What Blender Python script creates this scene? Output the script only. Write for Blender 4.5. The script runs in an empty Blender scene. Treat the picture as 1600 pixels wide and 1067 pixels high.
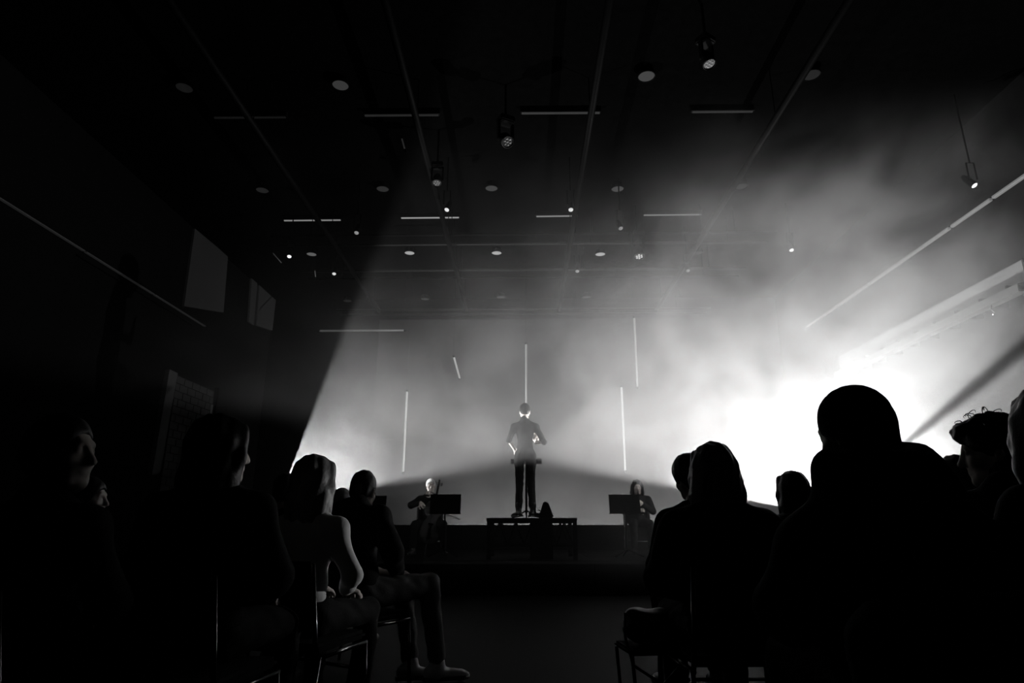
import bpy, bmesh, math, random
import numpy as np
from mathutils import Vector, Matrix, Euler

random.seed(7)
SC = bpy.context.scene
COL = SC.collection
PI = math.pi

# ------------------------------------------------------------------ camera
F_PX, CX, CY = 985.0, 800.0, 533.5
PITCH, YAW = math.radians(16.2), math.radians(1.0)
CAM = Vector((0.0, 0.0, 0.93))
cam_d = bpy.data.cameras.new('camera')
cam = bpy.data.objects.new('camera', cam_d)
COL.objects.link(cam)
cam_d.sensor_width = 36.0
cam_d.lens = F_PX / 1600.0 * 36.0
cam_d.clip_start, cam_d.clip_end = 0.05, 100
cam.location = CAM
cam.rotation_euler = (PI / 2 + PITCH, 0, YAW)
SC.camera = cam

# ------------------------------------------------------------------ world, exposure, render light paths
w = bpy.data.worlds.new('night'); SC.world = w
w.use_nodes = True
w.node_tree.nodes['Background'].inputs[0].default_value = (0, 0, 0, 1)
w.node_tree.nodes['Background'].inputs[1].default_value = 0.0
SC.view_settings.view_transform = 'Standard'
SC.view_settings.look = 'None'
SC.view_settings.gamma = 1.0
SC.view_settings.use_curve_mapping = False
SC.view_settings.exposure = 0.0
SC.cycles.use_denoising = True
SC.cycles.volume_bounces = 0
SC.cycles.max_bounces = 4
SC.cycles.diffuse_bounces = 2
SC.cycles.glossy_bounces = 2
SC.cycles.volume_step_rate = 8.0
SC.cycles.volume_max_steps = 64
SC.cycles.sample_clamp_indirect = 4.0

# the two floodlights low at the sides of the stage (their housings are built further down)
LAMP_L = Vector((-3.70, 9.75, 1.28))
LAMP_R = Vector((4.38, 9.75, 1.09))
def point_light(name, loc, power, radius):
    ld = bpy.data.lights.new(name, 'POINT'); ld.energy = power; ld.shadow_soft_size = radius
    lo = bpy.data.objects.new(name, ld); COL.objects.link(lo); lo.location = loc
    return lo
point_light('flood_bulb', LAMP_L, 2600, 0.012)
point_light('flood_bulb', LAMP_R, 4100, 0.012)
def area_light(name, loc, rot, sx, sy, power):
    ld = bpy.data.lights.new(name, 'AREA'); ld.shape = 'RECTANGLE'; ld.size = sx; ld.size_y = sy; ld.energy = power
    lo = bpy.data.objects.new(name, ld); COL.objects.link(lo); lo.location = loc; lo.rotation_euler = rot
    return lo
# narrow side spotlights: left lights the cellist, right is added fill on the audience
SIDE = [(Vector((-4.35, 11.6, 1.22)), Vector((-1.52, 11.12, 1.62)), 8.0, 650), (Vector((5.6, 7.9, 1.0)), Vector((-1.25, 3.2, .98)), 10.5, 700)]
for S_, T_, ang, pw_ in SIDE:
    ld = bpy.data.lights.new('side_spot_bulb', 'SPOT'); ld.energy = pw_; ld.spot_size = math.radians(ang); ld.spot_blend = .6; ld.shadow_soft_size = .02
    lo = bpy.data.objects.new('side_spot_bulb', ld); COL.objects.link(lo); lo.location = S_
    lo.rotation_euler = (T_ - S_).to_track_quat('-Z', 'Y').to_euler()
# fill batten added out of view behind the skirt to grey the backdrop
area_light('added_backdrop_fill', (1.5, 13.55, 0.66), (math.radians(106), 0, 0), 6.6, 0.12, 2300)

# ------------------------------------------------------------------ helpers
_r = Vector((math.cos(YAW), math.sin(YAW), 0))
_f = Vector((-math.sin(YAW) * math.cos(PITCH), math.cos(YAW) * math.cos(PITCH), math.sin(PITCH)))
_u = _r.cross(_f)
def ray(px, py): return _f + _r * ((px - CX) / F_PX) + _u * ((CY - py) / F_PX)
def at_x(px, py, X): d = ray(px, py); return CAM + d * (X / d.x)
def at_y(px, py, Y): d = ray(px, py); return CAM + d * (Y / d.y)
def at_z(px, py, Z): d = ray(px, py); return CAM + d * ((Z - CAM.z) / d.z)

MATS = {}
def mat(name, col, rough=0.7, metal=0.0, emit=0.0, bump=0.0, scale=40.0, var=0.15, ecol=None, spec=0.3, kind='noise'):
    if name in MATS: return MATS[name]
    m = bpy.data.materials.new(name); m.use_nodes = True
    nt = m.node_tree; b = nt.nodes['Principled BSDF']
    if isinstance(col, (int, float)): col = (col, col, col)
    b.inputs['Roughness'].default_value = rough
    b.inputs['Metallic'].default_value = metal
    b.inputs['Specular IOR Level'].default_value = spec
    tc = nt.nodes.new('ShaderNodeTexCoord')
    if kind == 'weave':
        n = nt.nodes.new('ShaderNodeTexWave'); n.inputs['Scale'].default_value = scale; n.inputs['Distortion'].default_value = 3.0
    else:
        n = nt.nodes.new('ShaderNodeTexNoise'); n.inputs['Scale'].default_value = scale; n.inputs['Detail'].default_value = 4
    nt.links.new(tc.outputs['Object'], n.inputs['Vector'])
    r = nt.nodes.new('ShaderNodeMix'); r.data_type = 'RGBA'
    r.inputs[6].default_value = tuple(c * (1 - var) for c in col) + (1,)
    r.inputs[7].default_value = tuple(min(1, c * (1 + var)) for c in col) + (1,)
    nt.links.new(n.outputs[1 if kind == 'weave' else 0], r.inputs[0])
    nt.links.new(r.outputs[2], b.inputs['Base Color'])
    if bump:
        bn = nt.nodes.new('ShaderNodeBump'); bn.inputs['Strength'].default_value = bump; bn.inputs['Distance'].default_value = 0.01
        nt.links.new(n.outputs[1 if kind == 'weave' else 0], bn.inputs['Height'])
        nt.links.new(bn.outputs[0], b.inputs['Normal'])
    if emit:
        b.inputs['Emission Color'].default_value = tuple(ecol or (1, 1, 1)) + (1,)
        b.inputs['Emission Strength'].default_value = emit
    MATS[name] = m
    return m

class MB:
    """collects simple shapes into one mesh"""
    def __init__(s): s.v = []; s.f = []
    def add(s, vs, fs):
        o = len(s.v); s.v += [tuple(p) for p in vs]; s.f += [tuple(i + o for i in f) for f in fs]; return s
    def box(s, lo, hi, M=None):
        x0, y0, z0 = lo; x1, y1, z1 = hi
        vs = [Vector(p) for p in ((x0,y0,z0),(x1,y0,z0),(x1,y1,z0),(x0,y1,z0),(x0,y0,z1),(x1,y0,z1),(x1,y1,z1),(x0,y1,z1))]
        if M is not None: vs = [M @ p for p in vs]
        return s.add(vs, [(3,2,1,0),(4,5,6,7),(0,1,5,4),(1,2,6,5),(2,3,7,6),(3,0,4,7)])
    def tube(s, pts, r, n=8, caps=True):
        pts = [Vector(p) for p in pts]
        rs = r if isinstance(r, (list, tuple)) else [r] * len(pts)
        rings = []
        t0 = (pts[1] - pts[0]).normalized()
        up = Vector((0, 0, 1)) if abs(t0.z) < .9 else Vector((0, 1, 0))
        a = t0.cross(up).normalized()
        for i, p in enumerate(pts):
            t = (pts[min(i + 1, len(pts) - 1)] - pts[max(i - 1, 0)]).normalized()
            a = (a - t * a.dot(t)).normalized(); b = t.cross(a)
            rings.append([p + (a * math.cos(2*PI*k/n) + b * math.sin(2*PI*k/n)) * rs[i] for k in range(n)])
        vs = [q for rg in rings for q in rg]; fs = []
        for i in range(len(pts) - 1):
            for k in range(n):
                k2 = (k + 1) % n
                fs.append((i*n+k, i*n+k2, (i+1)*n+k2, (i+1)*n+k))
        if caps:
            fs.append(tuple(reversed(range(n)))); fs.append(tuple((len(pts)-1)*n + k for k in range(n)))
        return s.add(vs, fs)
    def lathe(s, prof, n=24, M=None):
        vs = []; fs = []
        for (r, z) in prof:
            for k in range(n):
                p = Vector((r*math.cos(2*PI*k/n), r*math.sin(2*PI*k/n), z)); vs.append(M @ p if M is not None else p)
        for i in range(len(prof) - 1):
            for k in range(n):
                k2 = (k+1) % n; fs.append((i*n+k, i*n+k2, (i+1)*n+k2, (i+1)*n+k))
        return s.add(vs, fs)
    def prism(s, poly, axis_vec):
        n = len(poly); a = Vector(axis_vec); vs = [Vector(p) for p in poly] + [Vector(p) + a for p in poly]
        fs = [tuple(reversed(range(n))), tuple(range(n, 2*n))] + [(i, (i+1) % n, (i+1) % n + n, i+n) for i in range(n)]
        return s.add(vs, fs)
    def build(s, name, m, parent=None, smooth=False, bevel=0.0, seg=2):
        me = bpy.data.meshes.new(name); me.from_pydata(s.v, [], s.f)
        bm = bmesh.new(); bm.from_mesh(me)
        bmesh.ops.recalc_face_normals(bm, faces=bm.faces)
        if bevel: bmesh.ops.bevel(bm, geom=list(bm.edges), offset=bevel, segments=seg, affect='EDGES', clamp_overlap=True)
        bm.to_mesh(me); bm.free()
        if smooth: me.polygons.foreach_set('use_smooth', [True] * len(me.polygons))
        me.materials.append(m)
        return link(name, me, parent)

def link(name, me, parent=None):
    o = bpy.data.objects.new(name, me); COL.objects.link(o)
    if parent is not None: o.parent = parent
    return o
def tag(o, label=None, cat=None, group=None, kind=None):
    if label: o['label'] = label
    if cat: o['category'] = cat
    if group: o['group'] = group
    if kind: o['kind'] = kind
    return o
def empty(name, loc, rz=0.0):
    o = bpy.data.objects.new(name, None); COL.objects.link(o)
    o.location = loc; o.rotation_euler = (0, 0, rz); o.empty_display_size = .1
    return o
def copy_tree(o, parent=None):
    c = o.copy(); COL.objects.link(c)
    if parent is not None: c.parent = parent
    for ch in [q for q in COL.objects if q.parent == o]: copy_tree(ch, c)
    return c

# ------------------------------------------------------------------ smooth bodies: signed distance field -> surface nets
class Sdf:
    def __init__(s, h): s.h = h; s.p = []; s.ripple = None
    def cap(s, a, b, ra, rb, k=.03, op=1, M=None):
        a, b = Vector(a), Vector(b)
        if M is not None: a, b = M @ a, M @ b
        A, B = np.array(a, 'f4'), np.array(b, 'f4'); R = max(ra, rb)
        lo = np.minimum(A, B) - R; hi = np.maximum(A, B) + R
        ab = B - A; L2 = max(float(ab @ ab), 1e-9)
        def fn(X, Y, Z):
            x, y, z = X - A[0], Y - A[1], Z - A[2]
            t = np.clip((x*ab[0] + y*ab[1] + z*ab[2]) / L2, 0, 1)
            return np.sqrt((x - t*ab[0])**2 + (y - t*ab[1])**2 + (z - t*ab[2])**2) - (ra + (rb - ra) * t)
        s.p.append((op, k, fn, lo, hi)); return s
    def ell(s, c, r, rot=None, k=.03, op=1, M=None):
        c = Vector(c); Q = Matrix.Identity(3)
        if rot is not None: Q = Euler(rot).to_matrix()
        if M is not None: c = M @ c; Q = M.to_3x3() @ Q
        C = np.array(c, 'f4'); r = np.array(r, 'f4'); q = np.array(Q, 'f4')
        ext = np.sqrt(((q * r[None, :])**2).sum(1)); lo, hi = C - ext, C + ext
        def fn(X, Y, Z):
            x, y, z = X - C[0], Y - C[1], Z - C[2]
            u = q[0,0]*x + q[1,0]*y + q[2,0]*z; v = q[0,1]*x + q[1,1]*y + q[2,1]*z; ww = q[0,2]*x + q[1,2]*y + q[2,2]*z
            k0 = np.sqrt((u/r[0])**2 + (v/r[1])**2 + (ww/r[2])**2)
            k1 = np.sqrt((u/r[0]**2)**2 + (v/r[1]**2)**2 + (ww/r[2]**2)**2)
            return k0 * (k0 - 1) / np.maximum(k1, 1e-6)
        s.p.append((op, k, fn, lo, hi)); return s
    def mesh(s, name):
        h = s.h; pos = [q for q in s.p if q[0] > 0]
        lo = np.min([q[3] for q in pos], 0) - 4*h; hi = np.max([q[4] for q in pos], 0) + 4*h
        n = np.ceil((hi - lo) / h).astype(int) + 1
        F = np.full(n, .5, 'f4')
        ax = [lo[i] + h*np.arange(n[i], dtype='f4') for i in range(3)]
        for op, k, fn, l, u in s.p:
            m = k + 3*h
            i0 = np.maximum(((l - m - lo) / h).astype(int), 0); i1 = np.minimum(((u + m - lo) / h).astype(int) + 2, n)
            if np.any(i1 <= i0): continue
            sl = tuple(slice(a, b) for a, b in zip(i0, i1))
            d = fn(ax[0][sl[0]][:, None, None], ax[1][sl[1]][None, :, None], ax[2][sl[2]][None, None, :])
            f = F[sl]
            if op > 0:
                hh = np.maximum(k - np.abs(f - d), 0) / k
                F[sl] = np.minimum(f, d) - hh*hh*k*.25
            else:
                d = -d; hh = np.maximum(k - np.abs(f - d), 0) / k
                F[sl] = np.maximum(f, d) + hh*hh*k*.25
        if s.ripple is not None:
            F += s.ripple(ax[0][:, None, None], ax[1][None, :, None], ax[2][None, None, :]).astype('f4')
        F[0], F[-1] = .5, .5; F[:, 0], F[:, -1] = .5, .5; F[:, :, 0], F[:, :, -1] = .5, .5
        I = F < 0
        nx, ny, nz = n
        cnt = np.zeros((nx-1, ny-1, nz-1), 'i1')
        offs = [(a, b, c) for a in (0, 1) for b in (0, 1) for c in (0, 1)]
        for a, b, c in offs: cnt += I[a:nx-1+a, b:ny-1+b, c:nz-1+c]
        act = (cnt > 0) & (cnt < 8)
        idx = np.argwhere(act)
        V = np.stack([F[idx[:,0]+a, idx[:,1]+b, idx[:,2]+c] for a, b, c in offs], 1)
        acc = np.zeros((len(idx), 3), 'f4'); num = np.zeros(len(idx), 'f4')
        for i in range(8):
            for j in range(i+1, 8):
                if sum(abs(p - q) for p, q in zip(offs[i], offs[j])) != 1: continue
                va, vb = V[:, i], V[:, j]; mk = (va < 0) != (vb < 0)
                t = np.where(mk, va / np.where(mk, va - vb, 1), 0)
                P = np.array(offs[i], 'f4') + t[:, None] * (np.array(offs[j], 'f4') - np.array(offs[i], 'f4'))
                acc += np.where(mk[:, None], P, 0); num += mk
        P = (idx + acc / num[:, None]) * h + lo
        ids = np.full(act.shape, -1, 'i4'); ids[act] = np.arange(len(idx))
        quads = []
        for axn in range(3):
            s0 = [slice(1, -1)]*3; s1 = [slice(1, -1)]*3
            s0[axn] = slice(0, -1); s1[axn] = slice(1, None)
            a, b = I[tuple(s0)], I[tuple(s1)]
            e = np.argwhere(a != b)
            inside = a[tuple(e.T)]
            base = e.copy(); 
            for q in range(3):
                if q != axn: base[:, q] += 1
            u, v = (axn+1) % 3, (axn+2) % 3
            def g(du, dv):
                c = base.copy(); c[:, u] -= du; c[:, v] -= dv
                return ids[c[:,0], c[:,1], c[:,2]]
            Q = np.stack([g(1,1), g(0,1), g(0,0), g(1,0)], 1)
            Q[~inside] = Q[~inside][:, ::-1]
            quads.append(Q)
        Q = np.concatenate(quads); Q = Q[(Q >= 0).all(1)]
        me = bpy.data.meshes.new(name)
        me.vertices.add(len(P)); me.vertices.foreach_set('co', P.astype('f4').ravel())
        me.loops.add(Q.size); me.loops.foreach_set('vertex_index', Q.astype('i4').ravel())
        me.polygons.add(len(Q)); me.polygons.foreach_set('loop_start', np.arange(0, Q.size, 4, dtype='i4'))
        me.polygons.foreach_set('use_smooth', np.ones(len(Q), bool))
        me.update(calc_edges=True); me.validate()
        return me
    def build(s, name, m, parent=None):
        me = s.mesh(name); me.materials.append(m)
        return link(name, me, parent)

def folds(amp, f=1.0, ph=0.0):
    return lambda X, Y, Z: amp * (np.sin(31*f*X + 17*f*Z + 2*np.sin(19*f*Y + 9*f*Z) + ph) * np.sin(23*f*Z - 13*f*X + 11*f*Y + 1.7*ph))
def locks(amp, f=1.0, ph=0.0):
    return lambda X, Y, Z: amp * (np.sin(150*f*X + 60*f*Y + 9*Z + 3*np.sin(14*Z + ph)) + .6*np.sin(95*f*X - 120*f*Y + 7*Z + ph))
def curls(amp, f=1.0, ph=0.0):
    return lambda X, Y, Z: amp * (np.sin(110*f*X + ph) * np.sin(105*f*Y + 2*np.sin(60*Z)) * np.sin(100*f*Z + ph) + .5*np.sin(190*f*X + 150*f*Z))
# ------------------------------------------------------------------ the room
M_floor = mat('floor_lino', 0.0009, .6, spec=.03, bump=.05, scale=25, var=.3)
M_black = mat('black_paint', 0.0007, .9, spec=.0, scale=8, var=.4)
M_wall = mat('wall_paint_dark', 0.0015, .8, spec=.02, scale=5, var=.4, bump=.05)
M_wallR = mat('wall_paint_grey', 0.003, .8, spec=.02, scale=4, var=.25, bump=.05)
M_screen = mat('backdrop_cloth', 0.02, .9, spec=.0, scale=2.5, var=.10)
M_stage = mat('stage_deck', 0.0015, .7, spec=.02, scale=12, var=.4)
M_metal = mat('dark_metal', 0.001, .6, metal=.0, spec=.02, scale=30)
M_alu = mat('aluminium', 0.12, .35, metal=.8, scale=60, var=.1)
M_chrome = mat('chrome', 0.16, .2, metal=1.0, scale=60, var=.05)

W, HC, YB, YF = 7.0, 7.0, 16.6, -3.0
def struct(name, mb, m): return tag(mb.build(name, m), kind='structure')
struct('floor', MB().box((-W-.2, YF-.2, -.2), (W+.2, YB+.2, 0)), M_floor)
struct('ceiling', MB().box((-W-.2, YF-.2, HC), (W+.2, YB+.2, HC+.2)), M_black)
struct('wall_left', MB().box((-W-.2, YF-.2, 0), (-W, YB+.2, HC)), M_wall)
struct('wall_right', MB().box((W, YF-.2, 0), (W+.2, YB+.2, HC)), M_wallR)
struct('wall_back', MB().box((-W, YB, 0), (W, YB+.2, HC)), M_black)
struct('wall_front', MB().box((-W, YF-.2, 0), (W, YF, HC)), M_black)

# stage deck with a pale nosing strip on its front edge
ST = 0.45
YS = 9.35
st = empty('stage', (0, YS, 0)); tag(st, 'low black stage deck with a thin edge strip across the hall', 'stage', kind='structure')
for i in range(7):
    MB().box((-6.9 + i*1.972, 0, 0), (-6.9 + (i+1)*1.972 - .006, 6.88, ST)).build('deck_panel', M_stage, st, bevel=.006, seg=1)
MB().box((-6.9, -.012, ST-.05), (6.9, 0, ST-.012)).build('edge_strip', mat('edge_strip', .05, .5), st)

# backdrop and black skirt in front of its foot
tag(MB().box((-3.9, 16.3, .0), (6.8, 16.34, 6.3)).build('backdrop', M_screen), 'pale backdrop cloth filling the back of the stage', 'backdrop')
tag(MB().box((-6.9, 13.2, ST), (6.9, 13.26, .925)).build('stage_skirt', M_black), 'low black skirt board along the foot of the backdrop', 'skirt board')
b = empty('added_fill_batten', (1.5, 13.55, ST)); tag(b, 'added black fill batten out of view behind the skirt board', 'light batten')
MB().box((-3.4, -.1, 0), (3.4, .0, .26)).build('housing', M_metal, b, bevel=.01)
for i in range(9): MB().box((-3.3 + i*.74, 0, .14), (-2.7 + i*.74, .012, .24)).build('lens', mat('lens_glass', .05, .4), b)

# ------------------------------------------------------------------ left wall: patches of light built as pale plates, door frame and brick pier
M_patch = mat('wall_light_patch', .012, .95, scale=90, bump=.3, var=.35)
M_frame = mat('door_frame_paint', .02, .6, scale=30, var=.2)
def wall_poly(pix, X, th):
    return [at_x(px, py, X) + Vector((0, 0, 0)) for px, py in pix], th
def patch_on_left(name, pix, m, label, cat, th=.05):
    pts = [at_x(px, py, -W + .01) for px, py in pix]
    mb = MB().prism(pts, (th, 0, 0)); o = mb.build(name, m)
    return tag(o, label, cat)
patch_on_left('wall_light_patch', [(301, 357), (353, 400), (346, 488), (284, 478)], M_patch, 'larger pale patch of painted light high on the left wall', 'light patch')
patch_on_left('wall_light_patch', [(403, 436), (439, 467), (434, 520), (398, 508)], M_patch, 'smaller pale patch of painted light high on the left wall, closer to the stage lights', 'light patch')
patch_on_left('light_patch_strip', [(391, 427), (400, 434), (394, 508), (386, 502)], M_patch, 'narrow strip of painted light beside the smaller patch high on the left wall', 'light patch')
# door opening in the left wall: frame strips, brick reveal
d = empty('door_1', (-W, 12.0, 0)); tag(d, kind='structure', label='tall doorway in the left wall with a pale frame')
def on_door(name, pix, m, th):
    pts = [at_x(px, py, -W + .005) - Vector((-W, 12.0, 0)) for px, py in pix]
    return MB().prism(pts, (th, 0, 0)).build(name, m, d)
on_door('door_frame', [(258, 577), (271, 583), (243, 738), (230, 742)], M_frame, .09)
on_door('door_frame', [(336, 606), (343, 609), (330, 690), (322, 688)], M_wall, .09)
on_door('pale_patch', [(327, 632), (341, 632), (339, 656), (325, 660)], mat('pale_patch_face', .03, .8), .03)  # small pale patch beside the brick
M_brick = mat('painted_brick', .007, .8, scale=30, var=.3, bump=.2)
pa, pb = at_x(274, 590, -W), at_x(334, 612, -W)
ylo, yhi = pa.y + .02, pb.y - .02
brick_me = None
rows, cols = 16, 5
zt = pb.z; bh = .155; bw = (yhi - ylo) / cols
for r_ in range(rows):
    for c_ in range(cols + 1):
        y0 = ylo + (c_ - (.5 if r_ % 2 else 0)) * bw; y1 = y0 + bw - .02
        y0, y1 = max(y0, ylo), min(y1, yhi)
        if y1 - y0 < .05: continue
        z1 = zt - r_ * bh; z0 = z1 - bh + .018
        if z0 < .1: continue
        o = MB().box((0, y0 - 12.0, z0), (.022 + .006*random.random(), y1 - 12.0, z1)).build('brick', M_brick, d)
tag(MB().box((-W, 9.0, 4.98), (-W+.03, 12.6, 5.0)).build('conduit', M_metal), 'thin dark conduit running along the left wall above the glowing strip', 'conduit')

# ------------------------------------------------------------------ strips along the walls, their brightness put in as glow
def wall_strip(pixA, pixB, X, segs, gap, hz, m, label):
    A, B = at_x(*pixA, X), at_x(*pixB, X)
    e = empty('glowing_wall_strip', (X, A.y, A.z)); tag(e, label, 'linear light')
    sgn = -1 if X > 0 else 1
    L = (B.y - A.y)
    MB().box((0, 0, hz), (sgn*.05, L, hz + .03)).build('mounting_rail', M_metal, e)
    for (t0, t1) in segs:
        MB().box((sgn*.0, t0*L, -hz), (sgn*.06, t1*L, hz)).build('tube', m, e, bevel=.008, seg=1)
    return e
wall_strip((-30, 294), (318, 510), -W + .03, [(0, .33), (.335, .66), (.665, 1)], .01, .010, mat('strip_glow_dim', .01, .6, emit=.007), 'thin dim glowing strip along the left wall')
wall_strip((1640, 250), (1262, 512), W - .03, [(0, .135), (.142, .262), (.27, .60), (.605, 1)], .01, .022, mat('strip_glow', .05, .6, emit=.10), 'segmented glowing strip along the right wall')
# ledge with cable tray on the right wall
A = at_x(1640, 437, W); B = at_x(1335, 579, W)
e = empty('wall_ledge', (W, A.y, A.z)); tag(e, 'pale boxed ledge running along the right wall under the glowing strip', 'ledge', kind=None)
M_ledge = mat('ledge_paint', .07, .7, scale=6, var=.1)
MB().box((-.30, 0, 0), (0, B.y - A.y, .30)).build('ledge_box', M_ledge, e, bevel=.01)
MB().box((-.44, 0, -.16), (-.30, B.y - A.y, -.13)).build('cable_tray', M_alu, e)
MB().box((-.44, 0, -.13), (-.425, B.y - A.y, -.05)).build('tray_side', M_alu, e)
for i in range(10):
    yy = .2 + i * (B.y - A.y - .4) / 9
    MB().box((-.42, yy, -.12), (-.02, yy + .03, 0)).build('bracket', M_metal, e)
MB().tube([(-.40, .55, -.13), (-.41, .57, -.22), (-.38, .56, -.27), (-.42, .55, -.30)], .008, 6).build('loose_cable', M_alu, e)
# ------------------------------------------------------------------ ceiling: round downlights, beam light on their discs put in as weak glow
def downlight(P, rad, m, label):
    e = empty('ceiling_downlight', P); tag(e, label, 'downlight', 'round downlights on the hall ceiling')
    MB().lathe([(0, HC - P.z), (rad*.9, HC - P.z), (rad*1.1, .02), (rad*1.08, -.01), (rad, -.012), (rad, .01)], 24).build('housing', M_metal, e, smooth=False)
    MB().lathe([(rad*.99, .0), (rad*.6, -.012), (0.001, -.016)], 24).build('diffuser', m, e, smooth=True)
rows_ = [('row overhead', [(288, 137, .006), (532, 133, .034), (1010, 119, .050), (1268, 117, .014)]),
         ('second row of five', [(410, 297, .012), (598, 295, .022), (768, 294, .045), (965, 295, .055), (1158, 291, .03)]),
         ('third row of five', [(487, 397, .10), (640, 395, .34), (776, 395, .38), (938, 397, .42), (1090, 395, .05)]),
         ('farthest row over the stage', [(543, 470, .012), (664, 467, .04), (783, 464, .05), (916, 464, .055)])]
ords = ['first', 'second', 'third', 'fourth', 'fifth']
for nm, row in rows_:
    for i, (px, py, em) in enumerate(row):
        downlight(at_z(px, py, 6.9), .112, mat('diffuser_%03d' % int(em*1000), .002, .6, emit=em, spec=.0), 'round ceiling downlight, %s from the left in the %s' % (ords[i], nm))

# linear ceiling luminaires in two rows
def linear(pa, pb, em, label):
    A, B = at_z(*pa, 6.9), at_z(*pb, 6.9)
    c = (A + B) / 2; L = (B - A).length / 2
    e = empty('linear_ceiling_light', c, math.atan2(B.y - A.y, B.x - A.x)); tag(e, label, 'linear light', 'linear lights on the ceiling')
    MB().box((-L-.02, -.03, .012), (L+.02, .03, HC - c.z)).build('housing', M_metal, e)
    MB().box((-L, -.016, -.004), (L, .016, .012)).build('diffuser', mat('lin_diffuser_%03d' % int(em*1000), .002, .6, emit=em, spec=.0), e)  # weak glow put into the material, set per strip
for i, (x0, x1, y, em) in enumerate([(335, 446, 184.5, .005), (570, 685, 181, .016), (815, 937, 177.5, .035), (1082, 1176, 175.5, .028)]):
    linear((x0, y), (x1, y - .8), em, 'thin linear ceiling light, %s from the left in the row overhead' % ords[i])
for i, (x0, x1, y, em) in enumerate([(444, 532, 345, .20), (627, 717, 341, .30), (838, 902, 338.5, .22), (1006, 1096, 336.5, .18)]):
    linear((x0, y), (x1, y - .8), em, 'thin linear ceiling light, %s from the left in the row nearer the stage' % ords[i])

# rigging pipes: across the hall and along it
def pipe(A, B, r, m, label, drops):
    A, B = Vector(A), Vector(B)
    e = empty('rigging_pipe', A); tag(e, label, 'rigging pipe')
    MB().tube([Vector((0,0,0)), B - A], r, 10).build('pipe', m, e, smooth=True)
    for t in drops:
        p = (B - A) * t
        MB().tube([p + Vector((0, 0, r*.8)), p + Vector((0, 0, HC - A.z - .001))], .008, 6).build('drop_rod', M_metal, e)
M_pipe = mat('pipe_paint', .006, .6, spec=.1, scale=20)
for i, (py, lab, m) in enumerate([(366, 'black rigging pipe across the hall, first beyond the linear lights', M_metal), (381, 'black rigging pipe across the hall, second beyond the linear lights', M_pipe),
                               (421.5, 'grey rigging pipe across the hall carrying small spotlights', M_pipe), (434, 'thin rigging pipe just behind the grey one', M_metal),
                               (483, 'thin rigging pipe over the stage front', M_pipe), (490.5, 'last rigging pipe across the hall above the backdrop', M_pipe)]):
    y = at_z(818, py, 6.45).y
    pipe((-5.0, y, 6.45), (5.0, y, 6.45), .024 if i != 2 else .028, m, lab, (.08, .36, .64, .92))
for X, lab in ((-3.75, 'dark rigging bar running along the hall, leftmost of four'), (-1.45, 'dark rigging bar running along the hall, second from the left of four'),
               (.95, 'dark rigging bar running along the hall, third from the left of four'), (3.5, 'dark rigging bar running along the hall, rightmost of four')):
    pipe((X, 3.2, 6.3), (X, 15.6, 6.3), .05, M_metal, lab, (.05, .35, .65, .95))

# small can spotlights on the rig, the glint on their lenses put in as glow
M_lens = {}
def can_spot(px, py, Z, r, em, label, tilt=-.55):
    P = at_z(px, py, Z)
    e = empty('can_spotlight', P); tag(e, label, 'spotlight', 'small can spotlights on the ceiling rig')
    Mx = Euler((tilt, 0, random.uniform(-.4, .4))).to_matrix().to_4x4()
    MB().lathe([(0.001, .26), (r*.7, .26), (r*1.25, .18), (r*1.3, .0), (r*1.2, -.005), (r*1.15, .03)], 16, Mx).build('can', M_metal, e, smooth=True)
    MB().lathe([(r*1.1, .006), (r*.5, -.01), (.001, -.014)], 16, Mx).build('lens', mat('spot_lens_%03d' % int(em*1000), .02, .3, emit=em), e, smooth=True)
    MB().tube([(-r*1.5, 0, .1), (-r*1.5, 0, .36), (r*1.5, 0, .36), (r*1.5, 0, .1)], .012, 6).build('yoke', M_metal, e)
    MB().tube([(0, 0, .36), (0, 0, HC - Z)], .012, 6).build('hanging_rod', M_metal, e)
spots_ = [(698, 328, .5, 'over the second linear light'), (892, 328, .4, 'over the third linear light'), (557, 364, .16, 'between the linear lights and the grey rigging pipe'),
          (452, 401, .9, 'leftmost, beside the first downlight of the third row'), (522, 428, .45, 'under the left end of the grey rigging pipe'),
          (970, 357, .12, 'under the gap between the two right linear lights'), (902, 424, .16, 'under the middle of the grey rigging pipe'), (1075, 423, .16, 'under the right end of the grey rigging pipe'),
          (1237, 391, .9, 'bright one alone in the haze over the right lamp'), (1523, 290, 1.2, 'bright one near the glowing strip on the right wall')]
for px, py, em, wh in spots_: can_spot(px, py, 6.0 if px < 1500 else 5.5, .036, em*1.5, 'small can spotlight with a glint built into its lens, ' + wh)

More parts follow.
